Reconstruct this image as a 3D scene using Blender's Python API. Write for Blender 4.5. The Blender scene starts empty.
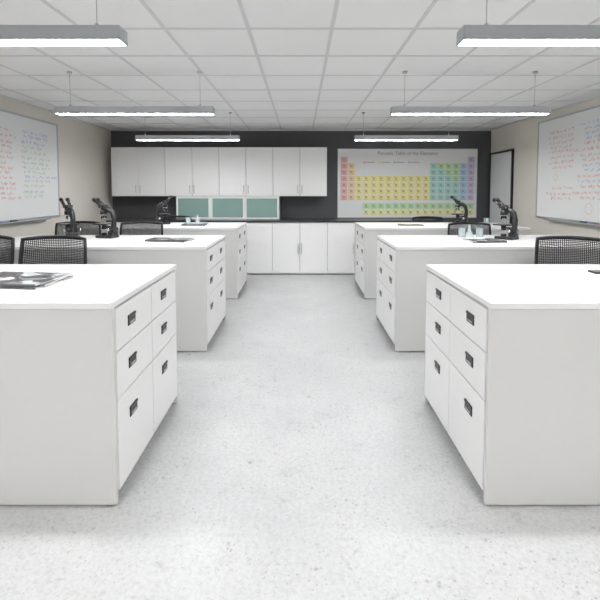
import bpy, bmesh, math, random
from mathutils import Vector, Matrix
random.seed(7)
scene = bpy.context.scene
scene.view_settings.view_transform = 'Standard'
COL = scene.collection

# ------------------------------------------------------------ materials
def nt(name):
    m = bpy.data.materials.new(name); m.use_nodes = True
    t = m.node_tree; b = t.nodes['Principled BSDF']
    return m, t, b
def mat(name, col, rough=.5, metal=0., spec=.5, noise=0., nscale=30, alpha=1., emis=None, estr=0., bump=0.):
    m, t, b = nt(name)
    b.inputs['Roughness'].default_value = rough
    b.inputs['Metallic'].default_value = metal
    b.inputs['Specular IOR Level'].default_value = spec
    b.inputs['Alpha'].default_value = alpha
    b.inputs['Base Color'].default_value = (*col, 1)
    tc = t.nodes.new('ShaderNodeTexCoord')
    n = t.nodes.new('ShaderNodeTexNoise'); n.inputs['Scale'].default_value = nscale; n.inputs['Detail'].default_value = 4
    t.links.new(tc.outputs['Object'], n.inputs['Vector'])
    if noise > 0:
        r = t.nodes.new('ShaderNodeMix'); r.data_type = 'RGBA'
        r.inputs['A'].default_value = (*[max(0, c*(1-noise)) for c in col], 1)
        r.inputs['B'].default_value = (*[min(1, c*(1+noise)) for c in col], 1)
        t.links.new(n.outputs['Fac'], r.inputs['Factor'])
        t.links.new(r.outputs['Result'], b.inputs['Base Color'])
    if bump > 0:
        bp = t.nodes.new('ShaderNodeBump'); bp.inputs['Strength'].default_value = bump; bp.inputs['Distance'].default_value = .002
        t.links.new(n.outputs['Fac'], bp.inputs['Height']); t.links.new(bp.outputs['Normal'], b.inputs['Normal'])
    if emis:
        b.inputs['Emission Color'].default_value = (*emis, 1); b.inputs['Emission Strength'].default_value = estr
    return m

M = {}
M['wall'] = mat('wall_paint_beige', (.74, .70, .64), .8, noise=.02, nscale=5, bump=.05)
M['dark'] = mat('wall_paint_charcoal', (.085, .087, .091), .7, noise=.05, nscale=5)
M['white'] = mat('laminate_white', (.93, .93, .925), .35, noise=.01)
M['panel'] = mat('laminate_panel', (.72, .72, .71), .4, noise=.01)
M['drawer'] = mat('drawer_front_white', (.86, .86, .855), .35, noise=.01)
M['top'] = mat('worktop_white', (.90, .90, .90), .25, noise=.005)
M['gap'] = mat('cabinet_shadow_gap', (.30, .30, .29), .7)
M['black'] = mat('black_plastic', (.015, .015, .017), .35, noise=.1)
M['blackm'] = mat('black_mesh_fabric', (.035, .035, .04), .7, noise=.1)
M['seat'] = mat('seat_fabric', (.03, .03, .035), .9, noise=.3, nscale=200)
M['metal'] = mat('brushed_metal', (.55, .56, .57), .3, 1., noise=.05)
M['alu'] = mat('aluminium_satin', (.50, .53, .56), .4, .6, noise=.03)
M['emit'] = mat('led_diffuser', (.9, .9, .9), .5, emis=(.985, .99, 1), estr=63)
M['counter'] = mat('dark_worktop', (.05, .05, .055), .3, noise=.1)
M['tile'] = mat('ceiling_tile', (.86, .86, .855), .9, noise=.03, nscale=120, bump=.3)
M['grid'] = mat('ceiling_t_bar', (.66, .66, .66), .5)
M['board'] = mat('whiteboard_enamel', (.88, .89, .89), .2)
M['red'] = mat('marker_red', (.78, .30, .30), .6)
M['blue'] = mat('marker_blue', (.38, .43, .72), .6)
M['green'] = mat('marker_green', (.35, .60, .42), .6)
M['teal'] = mat('tinted_glass', (.42, .64, .59), .08, alpha=.5)
M['tealin'] = mat('hutch_interior', (.68, .81, .78), .6)
M['paper'] = mat('paper_white', (.88, .88, .88), .6)
M['ink'] = mat('ink_dark', (.12, .12, .13), .6)
M['ink2'] = mat('ink_grey', (.34, .34, .35), .6)
M['door'] = mat('door_paint', (.80, .81, .82), .4)
M['glassw'] = mat('lab_glass', (.70, .78, .80), .05, alpha=.45)
M['lens'] = mat('objective_steel', (.7, .7, .7), .25, 1.)

# printed magazine cover
m, t, b = nt('magazine_cover')
tc = t.nodes.new('ShaderNodeTexCoord'); v = t.nodes.new('ShaderNodeTexVoronoi'); v.inputs['Scale'].default_value = 14
t.links.new(tc.outputs['Object'], v.inputs['Vector'])
cr = t.nodes.new('ShaderNodeValToRGB'); cr.color_ramp.interpolation = 'CONSTANT'
cr.color_ramp.elements[0].color = (.03, .03, .035, 1); cr.color_ramp.elements[1].position = .45; cr.color_ramp.elements[1].color = (.55, .56, .57, 1)
e = cr.color_ramp.elements.new(.7); e.color = (.2, .21, .22, 1)
t.links.new(v.outputs['Color'], cr.inputs['Fac']); t.links.new(cr.outputs['Color'], b.inputs['Base Color'])
b.inputs['Roughness'].default_value = .2
M['cover'] = m

# polished concrete / terrazzo floor
m, t, b = nt('polished_white_concrete')
tc = t.nodes.new('ShaderNodeTexCoord')
def noise(sc, det, rough=.6):
    n = t.nodes.new('ShaderNodeTexNoise'); n.inputs['Scale'].default_value = sc; n.inputs['Detail'].default_value = det
    n.inputs['Roughness'].default_value = rough
    t.links.new(tc.outputs['Object'], n.inputs['Vector']); return n
def ramp(src, p0, c0, p1, c1):
    r = t.nodes.new('ShaderNodeValToRGB'); r.color_ramp.elements[0].position = p0; r.color_ramp.elements[0].color = (*c0, 1)
    r.color_ramp.elements[1].position = p1; r.color_ramp.elements[1].color = (*c1, 1)
    t.links.new(src, r.inputs['Fac']); return r
def mul(a, c, f=1.):
    x = t.nodes.new('ShaderNodeMix'); x.data_type = 'RGBA'; x.blend_type = 'MULTIPLY'; x.inputs['Factor'].default_value = f
    t.links.new(a, x.inputs['A']); t.links.new(c, x.inputs['B']); return x
n1 = noise(1.6, 8, .65); r1 = ramp(n1.outputs['Fac'], .32, (.585, .59, .595), .66, (.67, .67, .67))
n2 = noise(50, 6, .8); r2 = ramp(n2.outputs['Fac'], .38, (.84, .84, .84), .56, (1, 1, 1))
n3 = noise(9, 14, .85); r3 = ramp(n3.outputs['Fac'], .37, (.76, .76, .76), .46, (1, 1, 1))
x = mul(r1.outputs['Color'], r2.outputs['Color']); x = mul(x.outputs['Result'], r3.outputs['Color'], .8)
nm = noise(3, 3); rm = ramp(nm.outputs['Fac'], .42, (.25,)*3, .60, (1,)*3)
for sc, p, c in ((17, .09, (.66, .65, .63)), (42, .15, (.66, .66, .65)), (5, .035, (.60, .59, .57))):
    vo = t.nodes.new('ShaderNodeTexVoronoi'); vo.inputs['Scale'].default_value = sc
    mx = t.nodes.new('ShaderNodeVectorMath'); mx.operation = 'SCALE'; mx.inputs['Scale'].default_value = .03
    ad = t.nodes.new('ShaderNodeVectorMath'); ad.operation = 'ADD'
    t.links.new(n2.outputs['Color'], mx.inputs[0]); t.links.new(tc.outputs['Object'], ad.inputs[0]); t.links.new(mx.outputs[0], ad.inputs[1])
    t.links.new(ad.outputs[0], vo.inputs['Vector'])
    rr = ramp(vo.outputs['Distance'], p, c, p+.06, (1, 1, 1))
    x = mul(x.outputs['Result'], rr.outputs['Color'], .8)
    t.links.new(rm.outputs['Color'], x.inputs['Factor'])
t.links.new(x.outputs['Result'], b.inputs['Base Color'])
r5 = ramp(n3.outputs['Fac'], .3, (.40,)*3, .7, (.26,)*3); t.links.new(r5.outputs['Color'], b.inputs['Roughness'])
M['floor'] = m

# ------------------------------------------------------------ mesh builder
class MB:
    def __init__(s, *mats):
        s.bm = bmesh.new(); s.mats = list(mats)
    def mi(s, k):
        if k not in s.mats: s.mats.append(k)
        return s.mats.index(k)
    def box(s, x0, x1, y0, y1, z0, z1, k, bev=0., rot=None, seg=2):
        r = bmesh.ops.create_cube(s.bm, size=1)
        vs = r['verts']
        for v in vs:
            v.co = Vector(((x0+x1)/2+v.co.x*(x1-x0), (y0+y1)/2+v.co.y*(y1-y0), (z0+z1)/2+v.co.z*(z1-z0)))
        if rot:
            bmesh.ops.transform(s.bm, matrix=rot, verts=vs)
        fs = set(f for v in vs for f in v.link_faces)
        i = s.mi(k)
        for f in fs: f.material_index = i
        if bev > 0:
            es = list(set(e for v in vs for e in v.link_edges))
            r = bmesh.ops.bevel(s.bm, geom=es, offset=bev, segments=seg, affect='EDGES', profile=.5)
            for f in r['faces']: f.material_index = i
    def tube(s, pts, rad, k, n=10, closed=False, flat=1., cap=True):
        pts = [Vector(p) for p in pts]
        if not isinstance(rad, (list, tuple)): rad = [rad]*len(pts)
        i = s.mi(k); rings = []; N = len(pts); prev = None
        for j, p in enumerate(pts):
            a = pts[(j-1) % N] if (closed or j > 0) else p
            c = pts[(j+1) % N] if (closed or j < N-1) else p
            d = (c-a).normalized()
            if prev is None:
                up = Vector((0, 0, 1)) if abs(d.z) < .9 else Vector((0, 1, 0))
                u = d.cross(up).normalized()
            else:
                u = (prev-d*prev.dot(d)).normalized()
            prev = u; w = d.cross(u)
            rings.append([s.bm.verts.new(p+(u*math.cos(2*math.pi*q/n)+w*flat*math.sin(2*math.pi*q/n))*rad[j]) for q in range(n)])
        for j in range(N if closed else N-1):
            A = rings[j]; B = rings[(j+1) % N]
            for q in range(n):
                f = s.bm.faces.new((A[q], A[(q+1) % n], B[(q+1) % n], B[q])); f.material_index = i; f.smooth = True
        if cap and not closed:
            for R in (rings[0], rings[-1]):
                f = s.bm.faces.new(R); f.material_index = i
    def cyl(s, p0, p1, r, k, n=16, r2=None):
        s.tube([p0, p1], [r, r if r2 is None else r2], k, n)
    def quad(s, vs, k):
        f = s.bm.faces.new([s.bm.verts.new(v) for v in vs]); f.material_index = s.mi(k)
    def mesh(s, name, recalc=True):
        if recalc: bmesh.ops.recalc_face_normals(s.bm, faces=s.bm.faces)
        me = bpy.data.meshes.new(name); s.bm.to_mesh(me); s.bm.free()
        for k in s.mats: me.materials.append(M[k])
        return me
def obj(name, me, loc=(0, 0, 0), rz=0, parent=None, sc=1):
    o = bpy.data.objects.new(name, me); COL.objects.link(o)
    o.location = loc; o.rotation_euler = (0, 0, rz); o.scale = (sc,)*3
    if parent: o.parent = parent
    return o
def empty(name, loc, rz=0):
    o = bpy.data.objects.new(name, None); COL.objects.link(o); o.location = loc; o.rotation_euler = (0, 0, rz); o.empty_display_size = .1
    return o

H = 1.4; HW = 3.33; YB = 7.95; YF = -3.0; C = 2.452; F = 450.
# ------------------------------------------------------------ shell
def simple(name, a, k):
    b_ = MB(k); b_.box(*a, k); return obj(name, b_.mesh(name))
simple('floor', (-HW-.1, HW+.1, YF-.1, YB+.1, -.1, 0), 'floor')
ceil = simple('ceiling', (-HW-.1, HW+.1, YF-.1, YB+.1, C, C+.1), 'tile')
simple('wall_left', (-HW-.1, -HW, YF-.1, YB+.1, 0, C), 'wall')
simple('wall_right', (HW, HW+.1, YF-.1, YB+.1, 0, C), 'wall')
simple('wall_back', (-HW, HW, YB, YB+.1, 0, C), 'dark')
simple('wall_front', (-HW, HW, YF-.1, YF, 0, C), 'wall')
b_ = MB('grid')
xx = -.343-.545*5
while xx < HW-.02:
    if xx > -HW+.02: b_.box(xx-.012, xx+.012, YF, YB, C-.004, C, 'grid')
    xx += .545
yy = YB-.15
while yy > YF+.05:
    b_.box(-HW, HW, yy-.012, yy+.012, C-.0035, C, 'grid'); yy -= .6
b_.box(-HW, -HW+.02, YF, YB, C-.02, C, 'grid'); b_.box(HW-.02, HW, YF, YB, C-.02, C, 'grid')
b_.box(-HW, HW, YB-.02, YB, C-.02, C, 'grid')
obj('ceiling_grid', b_.mesh('ceiling_grid'), parent=ceil)
simple('baseboard_left', (-HW, -HW+.012, YF, YB, 0, .1), 'gap')
simple('baseboard_right', (HW-.012, HW, YF, 7.0, 0, .1), 'gap')

# ------------------------------------------------------------ lab benches
def bench_mesh(s):
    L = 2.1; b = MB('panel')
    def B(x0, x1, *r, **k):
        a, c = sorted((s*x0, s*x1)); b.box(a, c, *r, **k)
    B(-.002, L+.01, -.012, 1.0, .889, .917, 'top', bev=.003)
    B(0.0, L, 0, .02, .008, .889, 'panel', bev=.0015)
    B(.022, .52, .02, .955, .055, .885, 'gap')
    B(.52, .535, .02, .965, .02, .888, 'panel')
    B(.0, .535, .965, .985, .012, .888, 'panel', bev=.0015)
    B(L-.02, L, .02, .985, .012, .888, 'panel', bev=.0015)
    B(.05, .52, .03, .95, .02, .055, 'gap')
    for (x, y) in ((.02, .02), (.02, .972), (.5, .975), (L-.02, .03), (L-.02, .95)):
        b.cyl((s*x, y, 0), (s*x, y, .014), .016, 'metal')
    cols = [(.023, .487, -.055), (.492, .958, -.03)]
    rows = [(.690, .880, .79), (.474, .684, .588), (.060, .468, .352)]
    for y0, y1, off in cols:
        for z0, z1, hz in rows:
            B(-.006, .016, y0, y1, z0, z1, 'drawer', bev=.003)
            yc = (y0+y1)/2 + off
            B(-.010, -.004, yc-.045, yc+.045, hz-.025, hz+.025, 'black', bev=.002)
            B(-.013, -.0095, yc-.045, yc+.045, hz+.014, hz+.025, 'black', bev=.001)
            B(-.0118, -.0095, yc-.026, yc+.030, hz-.018, hz-.009, 'metal', bev=.0008)
    return b.mesh('lab_bench')
mR = bench_mesh(1); mL = bench_mesh(-1)
ROWS = [1.915, 3.82, 5.72]
for y in ROWS:
    obj('lab_bench', mL, (-.815, y, 0)); obj('lab_bench', mR, (.815, y, 0))
ZT = .917

# ------------------------------------------------------------ pendant lights
b = MB('alu')
W = .70; LZ = 2.075
b.box(-W, W, -.05, .05, .014, .064, 'alu', bev=.003)
b.box(-W, W, -.05, -.044, 0, .016, 'alu'); b.box(-W, W, .044, .05, 0, .016, 'alu')
b.box(-W, -W+.006, -.05, .05, 0, .016, 'alu'); b.box(W-.006, W, -.05, .05, 0, .016, 'alu')
b.box(-W+.006, W-.006, -.044, .044, .004, .014, 'emit')
for sx in (-1, 1):
    x = sx*(W-.12)
    b.cyl((x, 0, .06), (x, 0, C-LZ), .0022, 'metal', 8)
    b.cyl((x, 0, .06), (x, 0, .085), .009, 'metal', 12)
    b.cyl((x, 0, C-LZ-.016), (x, 0, C-LZ), .022, 'metal', 16)
me = b.mesh('pendant_light')
for y, xl, xr in ((2.11, -1.515, 1.43), (4.07, -1.48, 1.505), (6.18, -1.54, 1.43), (.10, -1.5, 1.48), (-1.9, -1.52, 1.52)):
    obj('pendant_light', me, (xl, y, LZ)); obj('pendant_light', me, (xr, y, LZ))

# ------------------------------------------------------------ back wall cabinets (wall face at YB)
G = .002; YW = YB-G
X1 = .435; P = .4535; x0 = X1-8*P
yu = YW-.35
b = MB('white')
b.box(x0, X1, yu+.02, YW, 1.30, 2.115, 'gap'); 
b.box(x0-.001, x0+.015, yu+.018, YW, 1.299, 2.116, 'white'); b.box(X1-.015, X1+.001, yu+.018, YW, 1.299, 2.116, 'white')
b.box(x0, X1, yu+.021, YW, 1.295, 1.30, 'white'); b.box(x0, X1, yu+.021, YW, 2.115, 2.118, 'white')
for i in range(8):
    a = X1-(i+1)*P; c = X1-i*P
    b.box(a+.003, c-.003, yu, yu+.018, 1.302, 2.113, 'white', bev=.0015)
    hx = (c-.035) if i % 2 == 1 else (a+.035)
    b.tube([(hx, yu, 1.35), (hx, yu-.025, 1.35), (hx, yu-.025, 1.48), (hx, yu, 1.48)], .005, 'metal', 8)
obj('upper_cabinet_run', b.mesh('upper_cabinet_run'))
b = MB('white')
XR = X1+4*P; yb_ = 7.36
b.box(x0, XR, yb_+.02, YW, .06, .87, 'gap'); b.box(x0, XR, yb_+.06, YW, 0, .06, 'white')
b.box(XR-.015, XR+.001, yb_+.018, YW, 0, .87, 'white')
b.box(x0, XR+.01, yb_-.02, YW, .87, .90, 'counter', bev=.003)
for i in range(-4, 8):
    a = X1-(i+1)*P; c = X1-i*P
    b.box(a+.003, c-.003, yb_, yb_+.018, .03, .865, 'white', bev=.0015)
    hx = (c-.03) if i % 2 == 1 else (a+.03)
    b.tube([(hx, yb_, .36), (hx, yb_-.024, .36), (hx, yb_-.024, .52), (hx, yb_, .52)], .005, 'metal', 8)
obj('base_cabinet_run', b.mesh('base_cabinet_run'))
# glazed hutch
b = MB('white'); hx0, hx1 = -2.11, -.37; zb = .901; zt = 1.292; yh = yu
b.box(hx0, hx1, yh+.02, YW, zb, zb+.02, 'white'); b.box(hx0, hx1, yh+.02, YW, zt-.02, zt, 'white')
b.box(hx0, hx1, YW-.015, YW, zb+.02, zt-.02, 'tealin')
w3 = (hx1-hx0)/3
for i in range(4):
    x = hx0+i*w3; x = min(max(x, hx0+.01), hx1-.01); b.box(x-.01, x+.01, yh+.02, YW-.015, zb+.02, zt-.02, 'white')
b.box(hx0+.02, hx1-.02, yh+.07, YW-.015, 1.09, 1.10, 'tealin')
for i in range(3):
    a = hx0+i*w3; c = a+w3
    b.box(a+.003, c-.003, yh, yh+.018, zb+.004, zb+.035, 'white'); b.box(a+.003, c-.003, yh, yh+.018, zt-.035, zt, 'white')
    b.box(a+.003, a+.032, yh, yh+.018, zb+.035, zt-.035, 'white'); b.box(c-.032, c-.003, yh, yh+.018, zb+.035, zt-.035, 'white')
    b.box(a+.032, c-.032, yh+.006, yh+.012, zb+.035, zt-.035, 'teal')
    for j in range(5):
        xx = a+.09+j*.095+random.uniform(-.01, .01); r = random.uniform(.018, .032); h = random.uniform(.06, .12)
        z = random.choice((zb+.02, 1.10)); b.cyl((xx, 7.77, z), (xx, 7.77, z+h), r, random.choice(('paper', 'glassw', 'ink2')), 12)
obj('glass_front_hutch', b.mesh('glass_front_hutch'))

# ------------------------------------------------------------ periodic table poster
PC = {'pk': (.88, .50, .48), 'or': (.91, .70, .42), 'ye': (.94, .86, .34), 'gr': (.56, .81, .46), 'tl': (.45, .78, .70),
      'bl': (.52, .69, .88), 'pu': (.74, .63, .86), 'gy': (.66, .68, .66), 'ly': (.91, .89, .46)}
for k, c in PC.items(): M[k] = mat('print_'+k, c, .5)
b = MB('paper'); px0, px1, pz0, pz1 = .65, 3.09, .917, 2.115; yp = YW
b.box(px0, px1, yp-.012, yp, pz0, pz1, 'paper')
b.box(px0-.008, px0, yp-.016, yp, pz0-.008, pz1+.008, 'alu'); b.box(px1, px1+.008, yp-.016, yp, pz0-.008, pz1+.008, 'alu')
b.box(px0, px1, yp-.016, yp, pz1, pz1+.008, 'alu'); b.box(px0, px1, yp-.016, yp, pz0-.008, pz0, 'alu')
cw = (px1-px0-.08)/18; ch = .110; ztop = pz1-.13
def colr(c, r):
    if c == 0: return 'pk'
    if c == 1: return 'or'
    if c == 17: return 'pu'
    if c == 16: return 'bl'
    if c >= 12: return 'tl' if c-12 < r-0 else 'gr'
    return 'ye'
def cell(c, zc, k):
    a = px0+.04+c*cw
    b.box(a+.005, a+cw-.005, yp-.0135, yp-.011, zc-ch+.005, zc-.005, k)
    y = yp-.0143
    b.box(a+.045, a+.045+.036, y, yp-.013, zc-.068, zc-.036, 'ink2')
    b.box(a+.056, a+.056+.015, y-.0003, yp-.013, zc-.058, zc-.046, k)
    b.box(a+.02, a+.045, y, yp-.013, zc-.024, zc-.018, 'ink2')
    b.box(a+.03, a+.10, y, yp-.013, zc-.090, zc-.084, 'ink2')
for r in range(7):
    for c in range(18):
        if r == 0 and c not in (0, 17): continue
        if r in (1, 2) and 2 <= c < 12: continue
        cell(c, ztop-r*ch, colr(c, r))
for r in range(2):
    for c in range(3, 18):
        cell(c, ztop-7*ch-.04-r*ch, 'gr' if r == 0 else 'ly')
for j in range(4):
    xk = px0+.05+cw*(3+j*2)
    b.box(xk, xk+.05, yp-.0135, yp-.011, ztop-.12, ztop-.08, ('pk', 'ye', 'tl', 'bl')[j])
    b.box(xk+.06, xk+.2, yp-.0135, yp-.011, ztop-.105, ztop-.095, 'ink2')
post = obj('periodic_table_poster', b.mesh('periodic_table_poster'))
tcu = bpy.data.curves.new('poster_title', 'FONT'); tcu.body = 'Periodic Table of the Elements'; tcu.size = .085; tcu.align_x = 'CENTER'
tcu.materials.append(M['ink2'])
to = bpy.data.objects.new('poster_title', tcu); COL.objects.link(to); to.location = ((px0+px1)/2, yp-.014, pz1-.10); to.rotation_euler = (math.pi/2, 0, 0); to.parent = post

# ------------------------------------------------------------ whiteboards on side walls
def whiteboard(s, y0, y1, z0, z1, seed):
    rnd = random.Random(seed); b = MB('board'); X = HW-G
    def B(xa, xb, *r, **k):
        a, c = sorted((s*xa, s*xb)); b.box(a, c, *r, **k)
    B(X-.015, X, y0, y1, z0, z1, 'board')
    f = .022
    B(X-.022, X, y0-f, y0, z0-f, z1+f, 'alu'); B(X-.022, X, y1, y1+f, z0-f, z1+f, 'alu')
    B(X-.022, X, y0, y1, z1, z1+f, 'alu'); B(X-.022, X, y0, y1, z0-f, z0, 'alu')
    B(X-.08, X-.01, y0+.3, y1-.3, z0-.035, z0-.02, 'alu', bev=.002)
    for j, k in enumerate(('red', 'blue', 'black')):
        yy = (y0+y1)/2+j*.16
        b.cyl((s*(X-.05), yy, z0-.011), (s*(X-.05), yy+.12, z0-.011), .008, k, 10)
    xs = s*(X-.0156)
    def stroke(pts, k, w=.004):
        for p, q in zip(pts, pts[1:]):
            d = Vector((q[0]-p[0], q[1]-p[1]));
            if d.length < 1e-5: continue
            n = Vector((-d.y, d.x)).normalized()*w
            b.quad([(xs, p[0]+n.x, p[1]+n.y), (xs, q[0]+n.x, q[1]+n.y), (xs, q[0]-n.x, q[1]-n.y), (xs, p[0]-n.x, p[1]-n.y)], k)
    ncol = 4; cwid = (y1-y0-.2)/ncol
    for ci in range(ncol):
        z = z1-.12-rnd.random()*.08; k = rnd.choice(('red', 'blue', 'red'))
        while z > z0+.24:
            if rnd.random() < .3: k = rnd.choice(('red', 'blue', 'red', 'blue', 'red', 'green'))
            y = y0+.06+ci*cwid+rnd.random()*.06; ye = y+cwid*rnd.uniform(.55, .9)
            while y < ye:
                nl = rnd.randint(2, 6); pts = []
                for q in range(nl*3):
                    pts.append((y, z+rnd.uniform(-.018, .026))); y += rnd.uniform(.003, .012)
                stroke(pts, k, .0026); y += .028
            if rnd.random() < .08:
                cy = y0+.1+ci*cwid+cwid*.5; r = rnd.uniform(.04, .08)
                stroke([(cy+r*math.cos(a*.3), z-.12+r*math.sin(a*.3)) for a in range(22)], k, .0025); z -= .20
            z -= rnd.uniform(.05, .075)
    return obj('whiteboard', b.mesh('whiteboard', recalc=False))
whiteboard(-1, 3.35, 6.15, 1.06, 2.27, 5)
whiteboard(1, 3.35, 6.32, 1.04, 2.32, 12)

# ------------------------------------------------------------ door on right wall
b = MB('door'); X = HW-G; dy0, dy1 = 7.10, 7.88
b.box(X-.02, X, dy0, dy1, 0.005, 2.01, 'door')
for a, c in ((dy0-.03, dy0), (dy1, dy1+.03)): b.box(X-.03, X, a, c, 0, 2.04, 'black')
b.box(X-.03, X, dy0, dy1, 2.01, 2.04, 'black')
b.cyl((X-.02, dy0+.07, 1.0), (X-.06, dy0+.07, 1.0), .010, 'metal'); b.cyl((X-.06, dy0+.07, 1.0), (X-.06, dy0+.19, 1.0), .009, 'metal')
b.cyl((X-.02, dy0+.07, 1.0), (X-.026, dy0+.07, 1.0), .026, 'metal')
obj('door_1', b.mesh('door_1'))

# ------------------------------------------------------------ microscope
b = MB('black')
b.box(-.10, .09, -.07, .07, 0, .028, 'black', bev=.008)
b.box(-.11, -.04, -.045, .045, .02, .07, 'black', bev=.010)
b.tube([(-.075, 0, .04), (-.088, 0, .12), (-.092, 0, .20), (-.075, 0, .265), (-.03, 0, .295), (.01, 0, .30)], [.032, .027, .025, .027, .03, .032], 'black', 14)
b.cyl((.03, 0, .028), (.03, 0, .05), .028, 'black'); b.cyl((.03, 0, .05), (.03, 0, .055), .02, 'lens')
b.cyl((.03, 0, .09), (.03, 0, .14), .026, 'black'); b.box(-.085, .02, -.02, .02, .105, .125, 'black', bev=.004)
b.box(-.055, .105, -.08, .08, .14, .153, 'black', bev=.003); b.box(-.01, .07, -.035, .04, .153, .156, 'glassw')
b.cyl((.06, -.085, .145), (.06, -.085, .10), .008, 'black')
b.cyl((.03, 0, .285), (.03, 0, .245), .036, 'black'); b.cyl((.03, 0, .25), (.03, 0, .236), .030, 'lens')
for a, l in ((0, .055), (2.1, .04), (4.2, .045)):
    d = Vector((math.cos(a)*.5, math.sin(a)*.5, -1)).normalized(); p = Vector((.03+math.cos(a)*.012, math.sin(a)*.012, .24))
    b.cyl(p, p+d*l*.7, .010, 'black', 12); b.cyl(p+d*l*.7, p+d*l, .007, 'lens', 12)
b.cyl((.02, 0, .29), (.02, 0, .33), .036, 'black'); b.box(-.0, .07, -.042, .042, .315, .35, 'black', bev=.01)
for sy in (-1, 1):
    p = Vector((.045, sy*.028, .335)); q = Vector((.115, sy*.032, .395))
    b.cyl(p, q, .015, 'black', 14); b.cyl(q-(q-p)*.1, q+(q-p)*.22, .019, 'black', 14)
    b.cyl((-.07, sy*.03, .09), (-.07, sy*.066, .09), .026, 'black', 18); b.cyl((-.07, sy*.066, .09), (-.07, sy*.082, .09), .015, 'lens', 14)
msc = b.mesh('microscope')
def place(px, d): return (px-301)*d/F
for px, d, rz in ((69, 4.50, 2.4), (106, 4.55, 2.9), (163, 6.38, .5), (460, 6.38, 2.6), (507, 4.42, 2.2)):
    obj('microscope', msc, (place(px, d), d, ZT), rz, sc=.96)

# ------------------------------------------------------------ office chair
def bk(u, v):
    w = .25*(1-.06*v*v) * (1-.12*(1-v)**3)
    return Vector((u*w, .235+.07*v-.055*u*u, .56+.46*v+.012*(1-u*u)*v))
b = MB('seat'); b.box(-.24, .24, -.24, .22, .43, .495, 'seat', bev=.028, seg=3); b.box(-.2, .2, -.18, .2, .405, .435, 'black', bev=.006)
c_seat = b.mesh('seat')
b = MB('black')
path = [bk(-1+2*i/14, 1) for i in range(15)]+[bk(1, 1-i/12) for i in range(1, 12)]+[bk(1-2*i/14, 0) for i in range(15)]+[bk(-1, i/12) for i in range(1, 12)]
b.tube(path, .013, 'black', 8, closed=True)
b.tube([(0, .12, .415), (0, .25, .42), (0, .285, .50), (0, .275, .62), bk(0, .45)+Vector((0, .012, 0))], [.024, .024, .022, .018, .012], 'black', 10)
b.tube([bk(-1+2*i/10, .42)+Vector((0, .012, 0)) for i in range(11)], .010, 'black', 8)
c_frame = b.mesh('back_frame')
bm = bmesh.new(); NU, NV = 36, 36
g = [[bm.verts.new(bk(-1+2*i/NU, j/NV)) for i in range(NU+1)] for j in range(NV+1)]
for j in range(NV):
    for i in range(NU): bm.faces.new((g[j][i], g[j][i+1], g[j+1][i+1], g[j+1][i]))
c_mesh = bpy.data.meshes.new('back_mesh'); bm.to_mesh(c_mesh); bm.free(); c_mesh.materials.append(M['blackm'])
b = MB('black')
for s in (-1, 1):
    b.tube([(s*.18, .03, .42), (s*.27, .03, .43), (s*.285, .03, .50), (s*.285, .02, .655)], .014, 'black', 8)
    b.box(s*.285-.035, s*.285+.035, -.12, .13, .65, .675, 'black', bev=.009)
c_arm = b.mesh('armrests')
b = MB('black'); b.cyl((0, 0, .08), (0, 0, .26), .028, 'black'); b.cyl((0, 0, .26), (0, 0, .41), .016, 'metal')
for i in range(5):
    a = i*2*math.pi/5+.3; x, y = math.cos(a), math.sin(a)
    b.tube([(0, 0, .105), (x*.14, y*.14, .095), (x*.27, y*.27, .072)], [.026, .020, .014], 'black', 8)
    for q in (-1, 1):
        o = Vector((-y, x, 0))*.016*q; p = Vector((x*.27, y*.27, .027)); b.cyl(p+o*.4, p+o*1.3, .027, 'black', 14)
    b.cyl((x*.27, y*.27, .027), (x*.27, y*.27, .08), .007, 'metal', 8)
c_base = b.mesh('wheel_base')
def chair(x, y, rz=0, low=0.):
    # "low" = gas lift set lower
    e = empty('office_chair', (x, y, 0), rz)
    for n, me in (('seat', c_seat), ('back_frame', c_frame), ('armrests', c_arm), ('wheel_base', c_base)):
        o = obj(n, me, parent=e)
        if n != 'wheel_base': o.location.z = -low
    o = obj('back_mesh', c_mesh, parent=e); o.location.z = -low
    w = o.modifiers.new('w', 'WIREFRAME'); w.thickness = .0062; w.use_replace = True
chair(-1.90, 3.22, .06); chair(-2.50, 3.26, -.12); chair(1.99, 3.20, -.35)
chair(-1.88, 5.12, .1, .02); chair(1.98, 5.1, -.1, .03); chair(-2.6, 5.15, .3, .02)
chair(-2.02, 7.02, 0, .06); chair(2.05, 7.02, 0, .07)

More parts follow.
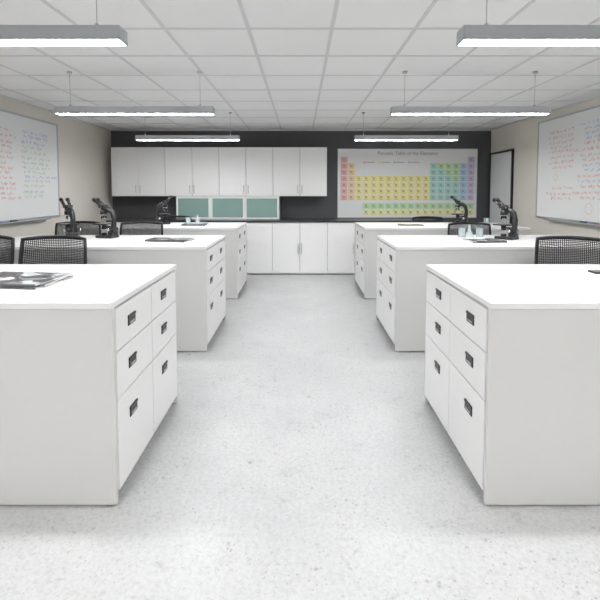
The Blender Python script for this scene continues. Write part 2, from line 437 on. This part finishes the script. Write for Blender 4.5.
# ------------------------------------------------------------ table top items
def magazine(x, y, rz, w=.21, l=.29, n=2):
    b = MB('cover')
    for i in range(n):
        R = Matrix.Rotation((.12 if i % 2 else -.05), 4, 'Z'); z = i*.009
        b.box(-w/2, w/2, -l/2, l/2, z+.0005, z+.0075, 'paper', rot=R)
        b.box(-w/2, w/2+.001, -l/2-.001, l/2+.001, z+.0075, z+.0088, 'cover', rot=R)
        b.box(-w/2-.001, -w/2+.003, -l/2-.001, l/2+.001, z, z+.0088, 'ink', rot=R)
    return obj('magazine_stack', b.mesh('magazine_stack'), (x, y, ZT), rz)
magazine(-1.48, 2.33, 1.50, .30, .42, 3)
magazine(-1.25, 4.28, 1.4, .22, .40, 2)
magazine(1.72, 4.20, 1.7, .22, .32, 2)
magazine(-1.45, 6.18, 1.5, .22, .34, 2)
magazine(1.5, 6.18, 1.5, .22, .34, 1)
b = MB('black'); b.box(-.04, .04, -.075, .075, 0, .010, 'black', bev=.004); b.box(-.035, .035, -.065, .065, .010, .0106, 'ink')
obj('mobile_phone', b.mesh('mobile_phone'), (1.77, 2.60, ZT), 1.5)
b = MB('glassw')
for (r, h, x) in ((.035, .09, 0),):
    b.tube([(x, 0, 0.001), (x, 0, h), (x, 0, h+.003)], [r, r, r*1.12], 'glassw', 20); b.cyl((x, 0, .003), (x, 0, h*.4), r*.9, 'tealin', 20)
bk_me = b.mesh('beaker')
for x, y in ((1.84, 4.62), (1.66, 4.62), (2.6, 6.3), (-1.62, 6.45)): obj('beaker', bk_me, (x, y, ZT))
b = MB('glassw')
b.tube([(0, 0, .001), (0, 0, .012), (0, 0, .07), (0, 0, .12), (0, 0, .125)], [.042, .042, .014, .013, .017], 'glassw', 20)
fl = b.mesh('erlenmeyer_flask')
obj('erlenmeyer_flask', fl, (1.75, 4.66, ZT)); obj('erlenmeyer_flask', fl, (-1.5, 6.50, ZT))

# ------------------------------------------------------------ world + camera
w = bpy.data.worlds.new('world'); scene.world = w; w.use_nodes = True
w.node_tree.nodes['Background'].inputs[0].default_value = (1, 1, 1, 1); w.node_tree.nodes['Background'].inputs[1].default_value = .5
cd = bpy.data.cameras.new('camera'); cam = bpy.data.objects.new('camera', cd); COL.objects.link(cam)
T = math.radians(3.3)
cam.location = (0, 0, H); cam.rotation_euler = (math.pi/2-T, 0, 0)
cd.sensor_width = 36; cd.lens = F/600*36; cd.shift_y = -(110-F*math.tan(T))/600; cd.shift_x = -1/600; cd.clip_start = .05
scene.camera = cam
